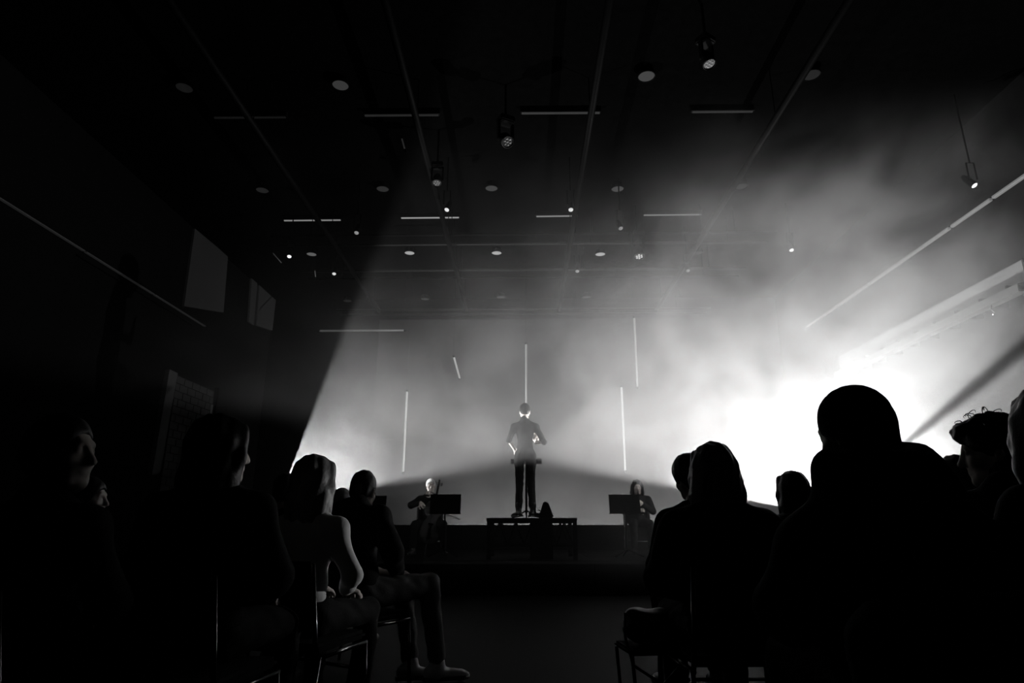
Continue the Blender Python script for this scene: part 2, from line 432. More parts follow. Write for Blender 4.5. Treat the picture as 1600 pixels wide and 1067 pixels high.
# moving-head fixtures hanging from the ceiling
def moving_head(px, py, Z, s, em, rot, label):
    P = at_z(px, py, Z)
    e = empty('moving_head_light', P, rot[2]); tag(e, label, 'stage light', 'moving-head lights on the ceiling rig')
    MB().box((-.13*s, -.11*s, .30*s), (.13*s, .11*s, .42*s)).build('base', M_metal, e, bevel=.02*s)
    MB().tube([(0, 0, .42*s), (0, 0, HC - Z)], .018, 8).build('clamp_rod', M_metal, e)
    for sx in (-1, 1):
        MB().box((sx*.125*s - .02*s, -.04*s, -.04*s), (sx*.125*s + .02*s, .04*s, .31*s)).build('yoke_arm', M_metal, e, bevel=.012*s)
    Mx = Euler((rot[0], 0, 0)).to_matrix().to_4x4()
    hd = MB().lathe([(.001, .15*s), (.07*s, .14*s), (.1*s, .06*s), (.1*s, -.12*s), (.092*s, -.125*s), (.085*s, -.11*s)], 20, Mx).build('head', M_metal, e, smooth=True)
    MB().lathe([(.086*s, -.112*s), (.001, -.112*s)], 20, Mx).build('lens', mat('mh_lens', .01, .25), hd)
    lm = mat('mh_cell_%03d' % int(em*1000), .05, .3, emit=em)  # glints on the cells put in as emission
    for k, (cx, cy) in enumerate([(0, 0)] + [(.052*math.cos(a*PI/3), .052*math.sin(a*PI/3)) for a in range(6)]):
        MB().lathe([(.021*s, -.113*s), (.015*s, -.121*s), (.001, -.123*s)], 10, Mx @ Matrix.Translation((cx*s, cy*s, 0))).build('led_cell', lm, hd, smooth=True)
    MB().lathe([(.1*s, -.13*s), (.104*s, -.124*s), (.104*s, -.11*s)], 20, Mx).build('lens_ring', M_alu, hd, smooth=True)
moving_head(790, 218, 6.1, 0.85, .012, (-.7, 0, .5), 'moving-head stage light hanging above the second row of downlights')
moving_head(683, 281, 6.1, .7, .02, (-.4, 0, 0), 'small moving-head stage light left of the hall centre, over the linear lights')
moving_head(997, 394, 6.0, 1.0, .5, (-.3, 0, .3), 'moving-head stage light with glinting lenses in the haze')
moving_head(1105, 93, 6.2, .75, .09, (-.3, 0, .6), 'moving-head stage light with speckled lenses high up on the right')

# ------------------------------------------------------------------ LED tubes hanging over the stage
def led_tube(A, B, em, label, r=.022):
    A, B = Vector(A), Vector(B)
    top = A if A.z > B.z else B
    e = empty('led_tube', B if A.z > B.z else A); o = Vector(e.location); tag(e, label, 'led tube', 'led tubes hanging over the stage')
    d_ = (B - A).normalized()
    MB().tube([A - o, B - o], r, 10).build('tube', mat('tube_glow_%03d' % int(em*1000), .05, .4, emit=em), e, smooth=True)
    for P, q in ((A, -1), (B, 1)):
        MB().tube([P - o, P - o + d_ * (q*.05)], r*1.1, 10).build('end_cap', M_metal, e, smooth=True)
    MB().tube([top - o, Vector((top.x, top.y, HC)) - o], .003, 4).build('wire', M_metal, e)
    if abs(d_.z) < .5:
        low = B if A.z > B.z else A
        MB().tube([low - o, Vector((low.x, low.y, HC)) - o], .003, 4).build('wire', M_metal, e)
Y1 = 14.2
led_tube(at_y(636, 612, Y1), at_y(630, 737, Y1), 0.326, 'vertical lit tube hanging left of the standing conductor')
led_tube(at_y(822, 538, Y1), at_y(822, 642, Y1), 0.264, 'vertical lit tube hanging straight above the conductor')
led_tube(at_y(823, 655, Y1 - .1), at_y(823.5, 766, Y1 - .1), 0.422, 'vertical lit tube seen between the legs of the conductor')
led_tube(at_y(971, 605, Y1), at_y(977, 735, Y1), 0.448, 'vertical lit tube hanging above the seated woman musician')
led_tube(at_y(991, 497, Y1 + .4), at_y(996, 604, Y1 + .4), 0.221, 'vertical lit tube hanging higher up in the haze on the right')
led_tube(at_y(709, 557, Y1 - 1.4), at_y(718, 590, Y1 - .2), 0.221, 'short tilted lit tube between the left and middle vertical tubes')
led_tube(at_y(500, 517, 14.6), at_y(631, 516, 14.6), 0.0527, 'horizontal lit tube hanging at upper left over the stage')
led_tube(at_y(628, 217, 8.6), at_y(632.5, 233, 8.6), 0.0158, 'short faint tube hanging near the ceiling, left of the middle', .012)
led_tube(at_y(427, 396, 12), at_y(440, 411, 12), 0.0263, 'short faint slanted tube at the left end of the ceiling rig', .010)
led_tube(at_y(492, 423, 12.4), at_y(493, 433, 12.4), 0.0527, 'tiny upright tube at the left end of the grey rigging pipe', .010)
# ------------------------------------------------------------------ floodlights: V-shaped trough housings, open upwards
def flood(S, a0, a1, label, R=.36, hw=.24, flag=None):
    """a0, a1: directions (degrees, in the plane across the hall) where the trough's two lips stand as seen from the bulb"""
    e = empty('flood_light', (S.x, S.y, ST), -math.atan2(S.x, S.y)); tag(e, label, 'floodlight')
    o = Vector((S.x, S.y, ST)); c = S - o
    d0 = Vector((math.cos(math.radians(a0)), 0, math.sin(math.radians(a0))))
    d1 = Vector((math.cos(math.radians(a1)), 0, math.sin(math.radians(a1))))
    am = math.radians((a0 + a1) / 2); bis = Vector((math.cos(am), 0, math.sin(am)))
    V = c - bis * .10
    E0, E1 = c + d0*R, c + d1*R
    hy0, hy1 = hw
    def plate(name, P, Q, th, side):
        n_ = Vector((Q.z - P.z, 0, -(Q.x - P.x))).normalized() * th * side
        MB().prism([P + Vector((0, hy0, 0)), Q + Vector((0, hy0, 0)), Q + n_ + Vector((0, hy0, 0)), P + n_ + Vector((0, hy0, 0))], (0, hy1 - hy0, 0)).build(name, M_black, e)
    plate('reflector_plate', V, E0, .012, 1)
    plate('barn_door', V, E1, .012, -1)
    for yy in (hy0, hy1):
        MB().prism([V + Vector((0, yy, 0)), E0 + Vector((0, yy, 0)), E1 + Vector((0, yy, 0))], (0, .01 if yy > 0 else -.01, 0)).build('end_plate', M_black, e)
    MB().tube([c + Vector((0, -.05, -.03)) - bis*.05, c + Vector((0, .05, -.03)) - bis*.05], .015, 8).build('lamp_tube', mat('lamp_glow', .6, .4, emit=3.0), e)
    for yy in (hy0*.8, hy1*.8):
        MB().tube([V + Vector((0, yy, .0)), Vector((V.x + .05, yy, .05))], .018, 8).build('support_leg', M_metal, e)
    MB().box((V.x - .25, hy0, 0), (V.x + .35, hy1, .05)).build('base_plate', M_metal, e, bevel=.008)
    if flag:
        a, dist, rad = flag
        p = c + Vector((math.cos(math.radians(a)), 0, math.sin(math.radians(a)))) * dist
        MB().tube([p + Vector((0, hy0*1.3, 0)), p + Vector((0, hy1*1.3, 0))], rad, 10).build('flag_bar', M_metal, e)
        for yy in (hy0*1.25, hy1*1.25):
            MB().tube([p + Vector((0, yy, 0)), Vector((p.x, yy, .02))], .012, 6).build('flag_post', M_metal, e)
    return e
flood(LAMP_L, 9.5, 74, 'black trough floodlight at the left edge of the stage', hw=(-.50, .26))
flood(LAMP_R, 21, 168.5, 'black trough floodlight at the right edge of the stage', hw=(-.6, .26), flag=(37.5, .55, .016))

def side_spot(S, T, label):
    e = empty('side_spotlight', (S.x, S.y, ST if S.y > YS else 0), 0); tag(e, label, 'spotlight')
    o = Vector(e.location); c = S - o
    Mx = Matrix.Translation(c) @ (T - S).to_track_quat('-Z', 'Y').to_matrix().to_4x4()
    MB().lathe([(.001, .22), (.06, .21), (.075, .12), (.075, -.10), (.07, -.10), (.07, .04)], 18, Mx).build('can', M_metal, e, smooth=True)
    MB().lathe([(.07, .042), (.001, .045)], 18, Mx).build('reflector', M_alu, e)
    for sx in (-1, 1): MB().tube([c + Vector((0, sx*.09, 0)), Vector((0, sx*.09, c.z - .16)), Vector((0, 0, c.z - .17))], .01, 6).build('yoke', M_metal, e)
    MB().tube([Vector((0, 0, c.z - .16)), Vector((0, 0, .02))], .016, 8).build('pole', M_metal, e)
    for k in range(3): MB().tube([(0, 0, .16), (.24*math.cos(k*2.094), .24*math.sin(k*2.094), .012)], .011, 6).build('foot', M_metal, e)
side_spot(SIDE[0][0], SIDE[0][1], 'small side spotlight on a stand in the left wing behind the flood')
side_spot(SIDE[1][0], SIDE[1][1], 'small added fill spotlight on a stand in front of the stage by the right wall')

# ------------------------------------------------------------------ conductor's podium: deck riser with lattice frame
PT = at_y(818, 809, 9.5).z
px0, px1 = at_y(760, 809, 9.5).x, at_y(902, 809, 9.5).x
po = empty('podium', ((px0+px1)/2, 9.5, ST)); tag(po, 'black raised podium deck with lattice frame that the conductor stands on', 'podium')
hwid = (px1 - px0) / 2; ph = PT - ST; pdp = 1.15
MB().box((-hwid, 0, ph-.045), (hwid, pdp, ph)).build('deck', M_stage, po, bevel=.006)
MB().box((-hwid, -.004, ph-.012), (hwid, .0, ph-.004)).build('edge_trim', M_alu, po)
for sx in (-1, 1):
    for yy in (.03, pdp - .08):
        MB().box((sx*(hwid-.035) - .03, yy, 0), (sx*(hwid-.035) + .03, yy + .05, ph-.045)).build('leg', M_metal, po)
for yy in (.04, pdp - .06):
    MB().box((-hwid+.06, yy, ph-.075), (hwid-.06, yy + .03, ph-.045)).build('frame_rail', M_metal, po)
    MB().box((-hwid+.06, yy, ph-.40), (hwid-.06, yy + .03, ph-.37)).build('frame_rail', M_metal, po)
    for k in range(5):
        x0 = -hwid + .07 + k * (2*hwid - .14) / 5; xm = x0 + (2*hwid - .14) / 10; x1 = x0 + (2*hwid - .14) / 5
        MB().tube([(x0, yy + .015, ph-.38), (xm, yy + .015, ph-.06)], .011, 6).build('lattice_brace', M_metal, po)
        MB().tube([(xm, yy + .015, ph-.06), (x1, yy + .015, ph-.38)], .011, 6).build('lattice_brace', M_metal, po)
MB().box((-.02, .2, 0), (hwid-.35, pdp - .2, ph-.046)).build('crate_under_deck', M_black, po)

# ------------------------------------------------------------------ music stands
def music_stand(P, rz, tilt, dw, dh, floor, label, legs=True):
    e = empty('music_stand', (P.x, P.y, floor), rz); tag(e, label, 'music stand', 'black music stands on the stage')
    hz = P.z - floor
    Mx = Matrix.Translation((0, 0, hz)) @ Euler((tilt, 0, 0)).to_matrix().to_4x4()
    MB().box((-dw/2, -.006, -dh/2), (dw/2, .006, dh/2), Mx).build('desk', M_black, e, bevel=.003, seg=1)
    MB().box((-dw/2, .006, -dh/2), (dw/2, .06, -dh/2 + .006), Mx).build('lip', M_black, e)
    MB().tube([(0, -.03, hz - .02), (0, -.03, .10)], .013, 10).build('pole', M_metal, e, smooth=True)
    MB().tube([(0, -.03, hz*.62), (0, -.03, .08)], .018, 10).build('sleeve', M_metal, e, smooth=True)
    MB().box((-.05, -.04, hz - .06), (.05, -.006, hz + .04)).build('desk_clamp', M_metal, e, bevel=.006)
    for k in range(3):
        a = PI/2 + k*2*PI/3
        MB().tube([(0, -.03, .12), (.10*math.cos(a), -.03 + .10*math.sin(a), .07), (.26*math.cos(a), -.03 + .26*math.sin(a), .012)], .012, 8).build('foot', M_metal, e, smooth=True)
    return e
music_stand(at_y(696, 787, 10.35), 0, -.18, .49, .30, ST, 'black music stand in front of the cellist')
music_stand(at_y(976, 787, 10.35), .10, -.18, .50, .29, ST, 'black music stand in front of the seated woman musician')
music_stand(at_y(579, 788, 10.2), -.1, -.18, .50, .27, ST, 'black music stand mostly hidden behind the short-haired man')
# the conductor's stand: desk lying almost flat
pd = at_y(822, 718, 10.42)
music_stand(pd, 0, -1.42, .50, .34, PT, 'black music stand with flat desk in front of the conductor')
tag(MB().box((pd.x - .11, pd.y - .12, pd.z + .012), (pd.x + .11, pd.y + .10, pd.z + .022)).build('score', mat('paper', .45, .8)), 'sheet music lying on the flat stand of the conductor', 'sheet music')
# floor monitor wedge on the podium
wp = at_y(852, 808, 9.95)
we = empty('floor_monitor', (wp.x, 9.95, PT)); tag(we, 'small wedge-shaped black floor monitor beside the feet of the conductor', 'loudspeaker')
MB().prism([(-.105, -.13, 0), (.115, -.13, 0), (.03, -.13, .235), (-.025, -.13, .24)], (0, .26, 0)).build('cabinet', M_black, we, bevel=.012)
MB().prism([(.118, -.115, .02), (.122, -.115, .025), (.044, -.115, .225), (.04, -.115, .22)], (0, .23, 0)).build('grille', M_metal, we)
MB().tube([(-.07, -.05, .10), (-.095, -.05, .12), (-.095, .05, .12), (-.07, .05, .10)], .008, 6).build('handle', M_metal, we)

# ------------------------------------------------------------------ haze over the stage
hz_me = MB().box((-6.95, 4.0, .5), (6.95, 16.28, 6.98))
hm = bpy.data.materials.new('haze'); hm.use_nodes = True; nt = hm.node_tree
for n_ in list(nt.nodes): nt.nodes.remove(n_)
out = nt.nodes.new('ShaderNodeOutputMaterial'); vs = nt.nodes.new('ShaderNodeVolumeScatter')
vs.inputs['Anisotropy'].default_value = 0.25
nt.links.new(vs.outputs[0], out.inputs['Volume'])
tc = nt.nodes.new('ShaderNodeTexCoord')
ns = nt.nodes.new('ShaderNodeTexNoise'); ns.inputs['Scale'].default_value = .8; ns.inputs['Detail'].default_value = 4.0; ns.inputs['Distortion'].default_value = .6
mp = nt.nodes.new('ShaderNodeMapping'); mp.inputs['Scale'].default_value = (1.0, .7, 1.0); mp.inputs['Location'].default_value = (3.1, 0.4, 1.7)
nt.links.new(tc.outputs['Object'], mp.inputs[0]); nt.links.new(mp.outputs[0], ns.inputs['Vector'])
mr = nt.nodes.new('ShaderNodeMapRange'); mr.inputs[1].default_value = .38; mr.inputs[2].default_value = .64; mr.inputs[3].default_value = .12; mr.inputs[4].default_value = 2.05
nt.links.new(ns.outputs[0], mr.inputs[0])
sep = nt.nodes.new('ShaderNodeSeparateXYZ'); nt.links.new(tc.outputs['Object'], sep.inputs[0])
# thicker smoke on the right-hand side of the stage, thinning out towards the seats
fx0 = nt.nodes.new('ShaderNodeMapRange'); fx0.inputs[1].default_value = -7.0; fx0.inputs[2].default_value = 7.0
nt.links.new(sep.outputs[0], fx0.inputs[0])
fx = nt.nodes.new('ShaderNodeValToRGB'); cr = fx.color_ramp; cr.interpolation = 'EASE'
for i_, (x_, v_) in enumerate(((-5.6, .05), (-3.6, .55), (-.5, .50), (3.4, 1.12), (6.8, .75))):
    el = cr.elements[i_] if i_ < 2 else cr.elements.new((x_ + 7) / 14)
    el.position = (x_ + 7) / 14; el.color = (v_, v_, v_, 1)
nt.links.new(fx0.outputs[0], fx.inputs[0])
fy = nt.nodes.new('ShaderNodeMapRange'); fy.interpolation_type = 'SMOOTHSTEP'; fy.inputs[1].default_value = 3.7; fy.inputs[2].default_value = 6.4; fy.inputs[3].default_value = 0; fy.inputs[4].default_value = 1
fya = nt.nodes.new('ShaderNodeMath'); fya.operation = 'MULTIPLY_ADD'; fya.inputs[1].default_value = -.5   # front of the smoke leans back with height
nt.links.new(sep.outputs[2], fya.inputs[0]); nt.links.new(sep.outputs[1], fya.inputs[2]); nt.links.new(fya.outputs[0], fy.inputs[0])
fb = nt.nodes.new('ShaderNodeMapRange'); fb.interpolation_type = 'SMOOTHSTEP'; fb.inputs[1].default_value = 10.0; fb.inputs[2].default_value = 12.6; fb.inputs[3].default_value = 1; fb.inputs[4].default_value = .15
nt.links.new(sep.outputs[1], fb.inputs[0])
fza = nt.nodes.new('ShaderNodeMath'); fza.operation = 'MULTIPLY_ADD'; fza.inputs[1].default_value = -.5   # the smoke rises higher on the right
nt.links.new(sep.outputs[0], fza.inputs[0]); nt.links.new(sep.outputs[2], fza.inputs[2])
fz = nt.nodes.new('ShaderNodeMapRange'); fz.interpolation_type = 'SMOOTHSTEP'; fz.inputs[1].default_value = 1.3; fz.inputs[2].default_value = 5.7; fz.inputs[3].default_value = 1; fz.inputs[4].default_value = .025
nt.links.new(fza.outputs[0], fz.inputs[0])
def mul(a, b):
    n_ = nt.nodes.new('ShaderNodeMath'); n_.operation = 'MULTIPLY'
    for i, q in enumerate((a, b)):
        if isinstance(q, float): n_.inputs[i].default_value = q
        else: nt.links.new(q, n_.inputs[i])
    return n_.outputs[0]
nt.links.new(mul(mul(mul(mr.outputs[0], fx.outputs[0]), mul(mul(fy.outputs[0], fb.outputs[0]), fz.outputs[0])), .18), vs.inputs['Density'])
hz = hz_me.build('haze', hm); tag(hz, 'drifting stage haze glowing in the light of the two floods', 'haze', kind='stuff')
# ------------------------------------------------------------------ people
M_skin = mat('skin', (.70, .64, .60), .55, scale=60, var=.08)
M_cloth = mat('black_cloth', .009, .9, spec=.08, scale=120, var=.3, bump=.15)
M_dark = mat('charcoal_cloth', .025, .9, spec=.1, scale=120, var=.3, bump=.15)
M_shirt = mat('pale_shirt', .80, .9, scale=90, var=.12, bump=.1)
M_denim = mat('denim', .06, .85, scale=150, var=.25, bump=.2)
M_hair_d = mat('dark_hair', .012, .45, scale=90, var=.4, bump=.2)
M_hair_b = mat('fair_hair', .26, .4, scale=90, var=.3, bump=.2)
M_hair_g = mat('grey_hair', .85, .5, scale=90, var=.2, bump=.2)
M_shoe = mat('black_leather', .015, .3, scale=40, var=.2)
M_shoe_p = mat('pale_sneaker', .85, .5, scale=40, var=.2)
M_sole = mat('rubber_sole', .10, .7, scale=40, var=.2)

def head_matrix(c, yaw=0, pitch=0, roll=0, s=.95):
    return Matrix.Translation(c) @ Euler((pitch, roll, yaw), 'XYZ').to_matrix().to_4x4() @ Matrix.Scale(1, 4)

def head_prims(S, M, ears=True):
    q = .95
    def e(c, r, rot=None, k=.02, op=1): S.ell(Vector(c)*q, tuple(v*q for v in r), rot, k, op, M)
    def c_(a, b, ra, rb, k=.012, op=1): S.cap(Vector(a)*q, Vector(b)*q, ra*q, rb*q, k, op, M)
    e((0, -.012, .030), (.077, .098, .094), k=.03)
    e((0, .034, -.040), (.060, .066, .086), k=.035)
    c_((-.03, .055, -.095), (.03, .055, -.095), .026, .026, .03)          # jaw
    e((0, .082, -.104), (.022, .018, .018), k=.02)                         # chin
    c_((-.030, .082, .028), (.030, .082, .028), .013, .013, .02)           # brow
    for sx in (-1, 1):
        e((sx*.033, .094, .010), (.019, .014, .012), k=.012, op=-1)        # socket
        e((sx*.032, .080, .008), (.013, .013, .012), k=.006)               # eye
        e((sx*.045, .062, -.030), (.022, .022, .02), k=.025)               # cheek
        if ears:
            e((sx*.080, -.010, -.012), (.010, .021, .033), (0, sx*.15, sx*-.35), .008)
            e((sx*.086, -.006, -.006), (.006, .010, .016), None, .008, -1)
    c_((0, .092, .014), (0, .116, -.030), .010, .014, .014)                # nose
    for sx in (-1, 1): e((sx*.013, .103, -.034), (.009, .011, .008), k=.008)
    e((0, .094, -.060), (.025, .010, .006), k=.008)                        # lips
    e((0, .092, -.071), (.021, .011, .007), k=.008)
    c_((-.022, .104, -.0655), (.022, .104, -.0655), .003, .003, .004, -1)

def hand_prims(S, wr, d, n, side, curl=.5, spread=.0, k=.008):
    """wr wrist, d towards the fingers, n out of the back of the hand, side +1 when the thumb lies along d x n"""
    d = Vector(d).normalized(); n = Vector(n); n = (n - d*n.dot(d)).normalized(); wv = d.cross(n) * side
    S.cap(wr, wr + d*.03, .027, .028, .02)
    offs = [.028, .010, -.010, -.027]; ln = [.068, .076, .070, .055]
    for o, L in zip(offs, ln):
        kn = wr + d*.088 + wv*o*1.02 + n*(.004 if abs(o) < .02 else 0)
        S.cap(wr + d*.02 + wv*o*.6, kn, .017, .0125, .014)
        p = kn; a = curl * .5; dirw = wv * (o*spread*8)
        for j, fr in enumerate((.45, .32, .26)):
            v = (d*math.cos(a) - n*math.sin(a) + dirw).normalized()
            q = p + v*L*fr*1.05
            S.cap(p, q, .0098 - .001*j, .0092 - .001*j, k); p = q; a += curl*.75
    t0 = wr + d*.028 + wv*.024
    t1 = t0 + (d*.55 + wv*.75 - n*.25).normalized()*.042
    t2 = t1 + (d*.85 + wv*.3 - n*.45*curl*2).normalized()*.034
    t3 = t2 + (d*.95 - n*.3*curl*2).normalized()*.026
    S.cap(t0, t1, .016, .013, .012); S.cap(t1, t2, .012, .011, k); S.cap(t2, t3, .011, .009, k)

def pose(seated=True, lean=.05, side=0.0, twist=0.0, head_yaw=0, head_pitch=0, head_roll=0, sh=.175, head_fwd=.0, arms=None, knees=None, hunch=0.0, slim=1.0, head_x=0.0, drop=0.0):
    J = {}
    if seated:
        J['pel'] = Vector((0, 0, .545))
        J['hip'] = [Vector((-.095, .02, .53)), Vector((.095, .02, .53))]
        J['knee'] = [Vector((-.14, .44, .515)), Vector((.14, .44, .515))]
        J['ank'] = [Vector((-.14, .40, .10)), Vector((.14, .40, .10))]
        J['toe'] = [Vector((-.16, .56, .035)), Vector((.16, .56, .035))]
    else:
        J['pel'] = Vector((0, 0, .95))
        J['hip'] = [Vector((-.09, 0, .90)), Vector((.09, 0, .90))]
        J['knee'] = [Vector((-.11, .02, .49)), Vector((.11, .02, .49))]
        J['ank'] = [Vector((-.12, -.02, .09)), Vector((.12, -.02, .09))]
        J['toe'] = [Vector((-.17, .13, .035)), Vector((.17, .13, .035))]
    if knees:
        for i, kk in enumerate(knees):
            if kk: J['knee'][i], J['ank'][i], J['toe'][i] = (Vector(v) for v in kk)
    T = Matrix.Translation(J['pel']) @ Euler((-lean, side, twist), 'XYZ').to_matrix().to_4x4()
    J['T'] = T
    up = lambda x, y, z: T @ Vector((x, y, z))
    J['waist'] = up(0, -.01, .15); J['chest'] = up(0, 0, .33); J['neck'] = up(0, -.005 + hunch*.3, .475)
    J['sh'] = [up(-sh, hunch*.4, .385 - drop), up(sh, hunch*.4, .385 - drop)]
    J['headc'] = up(head_x, .03 + head_fwd + hunch, .62 - hunch*.3)
    J['HM'] = head_matrix(J['headc'], head_yaw, head_pitch, head_roll)
    if arms is None: arms = 'lap'
    if arms == 'lap':
        J['elb'] = [up(-sh - .075, .05, .17), up(sh + .075, .05, .17)]
        J['wri'] = [Vector((-.10, .26, .635)), Vector((.10, .26, .635))]
        J['hand'] = [((.35, .9, -.12), (0, .1, 1), -1, .5), ((-.35, .9, -.12), (0, .1, 1), 1, .5)]
    else:
        J['elb'] = [Vector(v) for v in arms['elb']]; J['wri'] = [Vector(v) for v in arms['wri']]; J['hand'] = arms['hand']
    J['slim'] = slim
    J['seated'] = seated
    return J

def body_sdf(J, h, ears=True):
    S = Sdf(h); sl = J['slim']; T = J['T']
    S.ell((0, -.005, .02), (.135*sl, .10*sl, .12), None, .05, 1, T)
    S.ell((0, -.005, .17), (.12*sl, .085*sl, .15), None, .06, 1, T)
    S.ell((0, 0, .33), (.145*sl, .098*sl, .15), None, .06, 1, T)
    for i in (0, 1):
        S.cap(J['neck'] + (J['chest'] - J['neck'])*.15, J['sh'][i], .036, .044, .04)
        S.cap(J['sh'][i], J['elb'][i], .044*sl, .036*sl, .03)
        S.cap(J['elb'][i], J['wri'][i], .036*sl, .025, .02)
        d, n, sd, cu = J['hand'][i]
        hand_prims(S, J['wri'][i], d, n, sd, cu)
        S.cap(J['hip'][i], J['knee'][i], .075*sl, .052*sl, .04)
        S.cap(J['knee'][i], J['ank'][i], .050*sl, .034, .02)
        S.cap(J['ank'][i] - Vector((0, 0, .03)), J['toe'][i], .034, .022, .02)
    S.cap(J['neck'] - Vector((0, 0, .04)), J['HM'] @ Vector((0, -.015, -.06)), .056, .053, .03)
    head_prims(S, J['HM'], ears)
    return S

def top_sdf(J, h, thick=.018, loose=1.0, amp=.005, ph=0., sleeve=.93, hem=True, collar=.0, hood=0.0, wrap=4):
    S = Sdf(h); sl = J['slim']*loose; T = J['T']; t = thick
    S.ell((0, -.005, .03), (.135*sl + t*1.4, .10*sl + t*1.4, .13), None, .06, 1, T)
    S.ell((0, -.008, .17), (.125*sl + t*1.3, .09*sl + t*1.3, .16), None, .06, 1, T)
    S.ell((0, -.005, .33), (.150*sl + t, .105*sl + t, .15), None, .06, 1, T)
    for i in (0, 1):
        S.cap(J['neck'] + (J['chest'] - J['neck'])*.2, J['sh'][i], .046 + t, .043 + t, .05)
        S.cap(J['sh'][i], J['elb'][i], .047*sl + t, .039*sl + t, .035)
        S.cap(J['elb'][i], J['elb'][i].lerp(J['wri'][i], sleeve), .039*sl + t, .027 + t*.8, .02)
    ax = (J['HM'] @ Vector((0, -.015, -.06)) - J['neck']).normalized()
    if collar:
        S.cap(J['neck'] - ax*.01, J['neck'] + ax*collar, .062 + t*.6, .060 + t*.6, .02)
    if hood:
        for a in range(-wrap, wrap + 1):
            an = a*.33
            p = T @ Vector((math.sin(an)*.105, -.035 - math.cos(an)*.075, .44 + .05*hood - .03*math.cos(an)))
            p2 = T @ Vector((math.sin(an)*.125, -.045 - math.cos(an)*.095, .42 - .05*math.cos(an)))
            S.cap(p, p2, .035 + .012*hood, .04, .04)
    # open neck
    S.cap(J['neck'] + ax*(collar - .01), J['neck'] + ax*.25, .057, .075, .008, -1)
    S.ripple = folds(amp, 1.0, ph)
    return S

def trousers_sdf(J, h, t=.013, amp=.005, ph=0., cuff=.9):
    S = Sdf(h); sl = J['slim']
    S.ell((0, -.005, .015), (.138*sl + t, .105*sl + t, .11), None, .05, 1, J['T'])
    for i in (0, 1):
        S.cap(J['hip'][i], J['knee'][i], .078*sl + t, .055*sl + t, .05)
        S.cap(J['knee'][i], J['knee'][i].lerp(J['ank'][i], cuff), .054*sl + t, .040 + t, .02)
    S.ripple = folds(amp, 1.3, ph)
    return S

def shoe_obj(J, i, h, m, parent, high=.0):
    a, t = J['ank'][i], J['toe'][i]
    S = Sdf(h)
    f = Vector((t.x - a.x, t.y - a.y, 0)).normalized()
    base = min(a.z - .06, t.z - .005)
    hl = Vector((a.x, a.y, base + .03)) - f*.045
    S.cap(hl, Vector((t.x, t.y, t.z + .005)), .040, .032, .02)
    S.cap(Vector((a.x, a.y, base + .04)), a + Vector((0, 0, .01 + high)), .043, .046, .03)
    S.ell(t + f*.02, (.036, .042, .026), (0, 0, math.atan2(f.y, f.x) - PI/2), .02)
    o = S.build('shoe', m, parent)
    MB().tube([Vector((hl.x, hl.y, base - .005)), Vector((t.x, t.y, t.z - .028)) + f*.035], .012, 6).build('lace', m, o) if False else None
    sl_ = MB()
    n_ = Vector((-f.y, f.x, 0)); pts = []
    L = (Vector((t.x, t.y, 0)) - Vector((hl.x, hl.y, 0))).length
    for (u, wd) in ((-.045, .022), (-.03, .038), (.05, .036), (.12, .042), (L + .02, .040), (L + .05, .022)):
        pts.append((u, wd))
    zb = .002 if J['seated'] or base > -.02 else base - .01
    zb = base - .012
    poly = [Vector((hl.x, hl.y, zb)) + f*u + n_*wd for u, wd in pts] + [Vector((hl.x, hl.y, zb)) + f*u - n_*wd for u, wd in reversed(pts)]
    slope = (t.z - .035 - (base - .0)) / max(L, .01)
    poly = [Vector((p.x, p.y, p.z + max(0, 0))) for p in poly]
    sl_.prism(poly, (0, 0, .022)).build('sole', M_sole, o)
    return o

def strands(mb, M, n, root, length, spread, r=.0016, seed=1, curl=0.0, down=True):
    rnd = random.Random(seed)
    for _ in range(n):
        p = Vector(root(rnd)); v = Vector((rnd.uniform(-1, 1)*spread, rnd.uniform(-1, 1)*spread, -1 if down else rnd.uniform(.1, 1))).normalized()
        pts = [M @ p]; L = length*rnd.uniform(.6, 1.1); ph = rnd.uniform(0, 6)
        for j in range(1, 7):
            c = Vector((math.sin(j*1.4 + ph), math.cos(j*1.4 + ph), 0))*curl
            pts.append(M @ (p + v*(L*j/6) + c + Vector((0, 0, -.3*spread*(j/6)**2*L))))
        mb.tube(pts, [r, r, r, r, r, r*.8, r*.4], 4, False)
    return mb

def join_mb(o, mb):
    """adds loose strands to a hair mesh"""
    me = o.data; bm = bmesh.new(); bm.from_mesh(me)
    t = bpy.data.meshes.new('tmp'); t.from_pydata(mb.v, [], mb.f); bm.from_mesh(t); bm.to_mesh(me); bm.free(); bpy.data.meshes.remove(t)
    me.polygons.foreach_set('use_smooth', [True]*len(me.polygons))

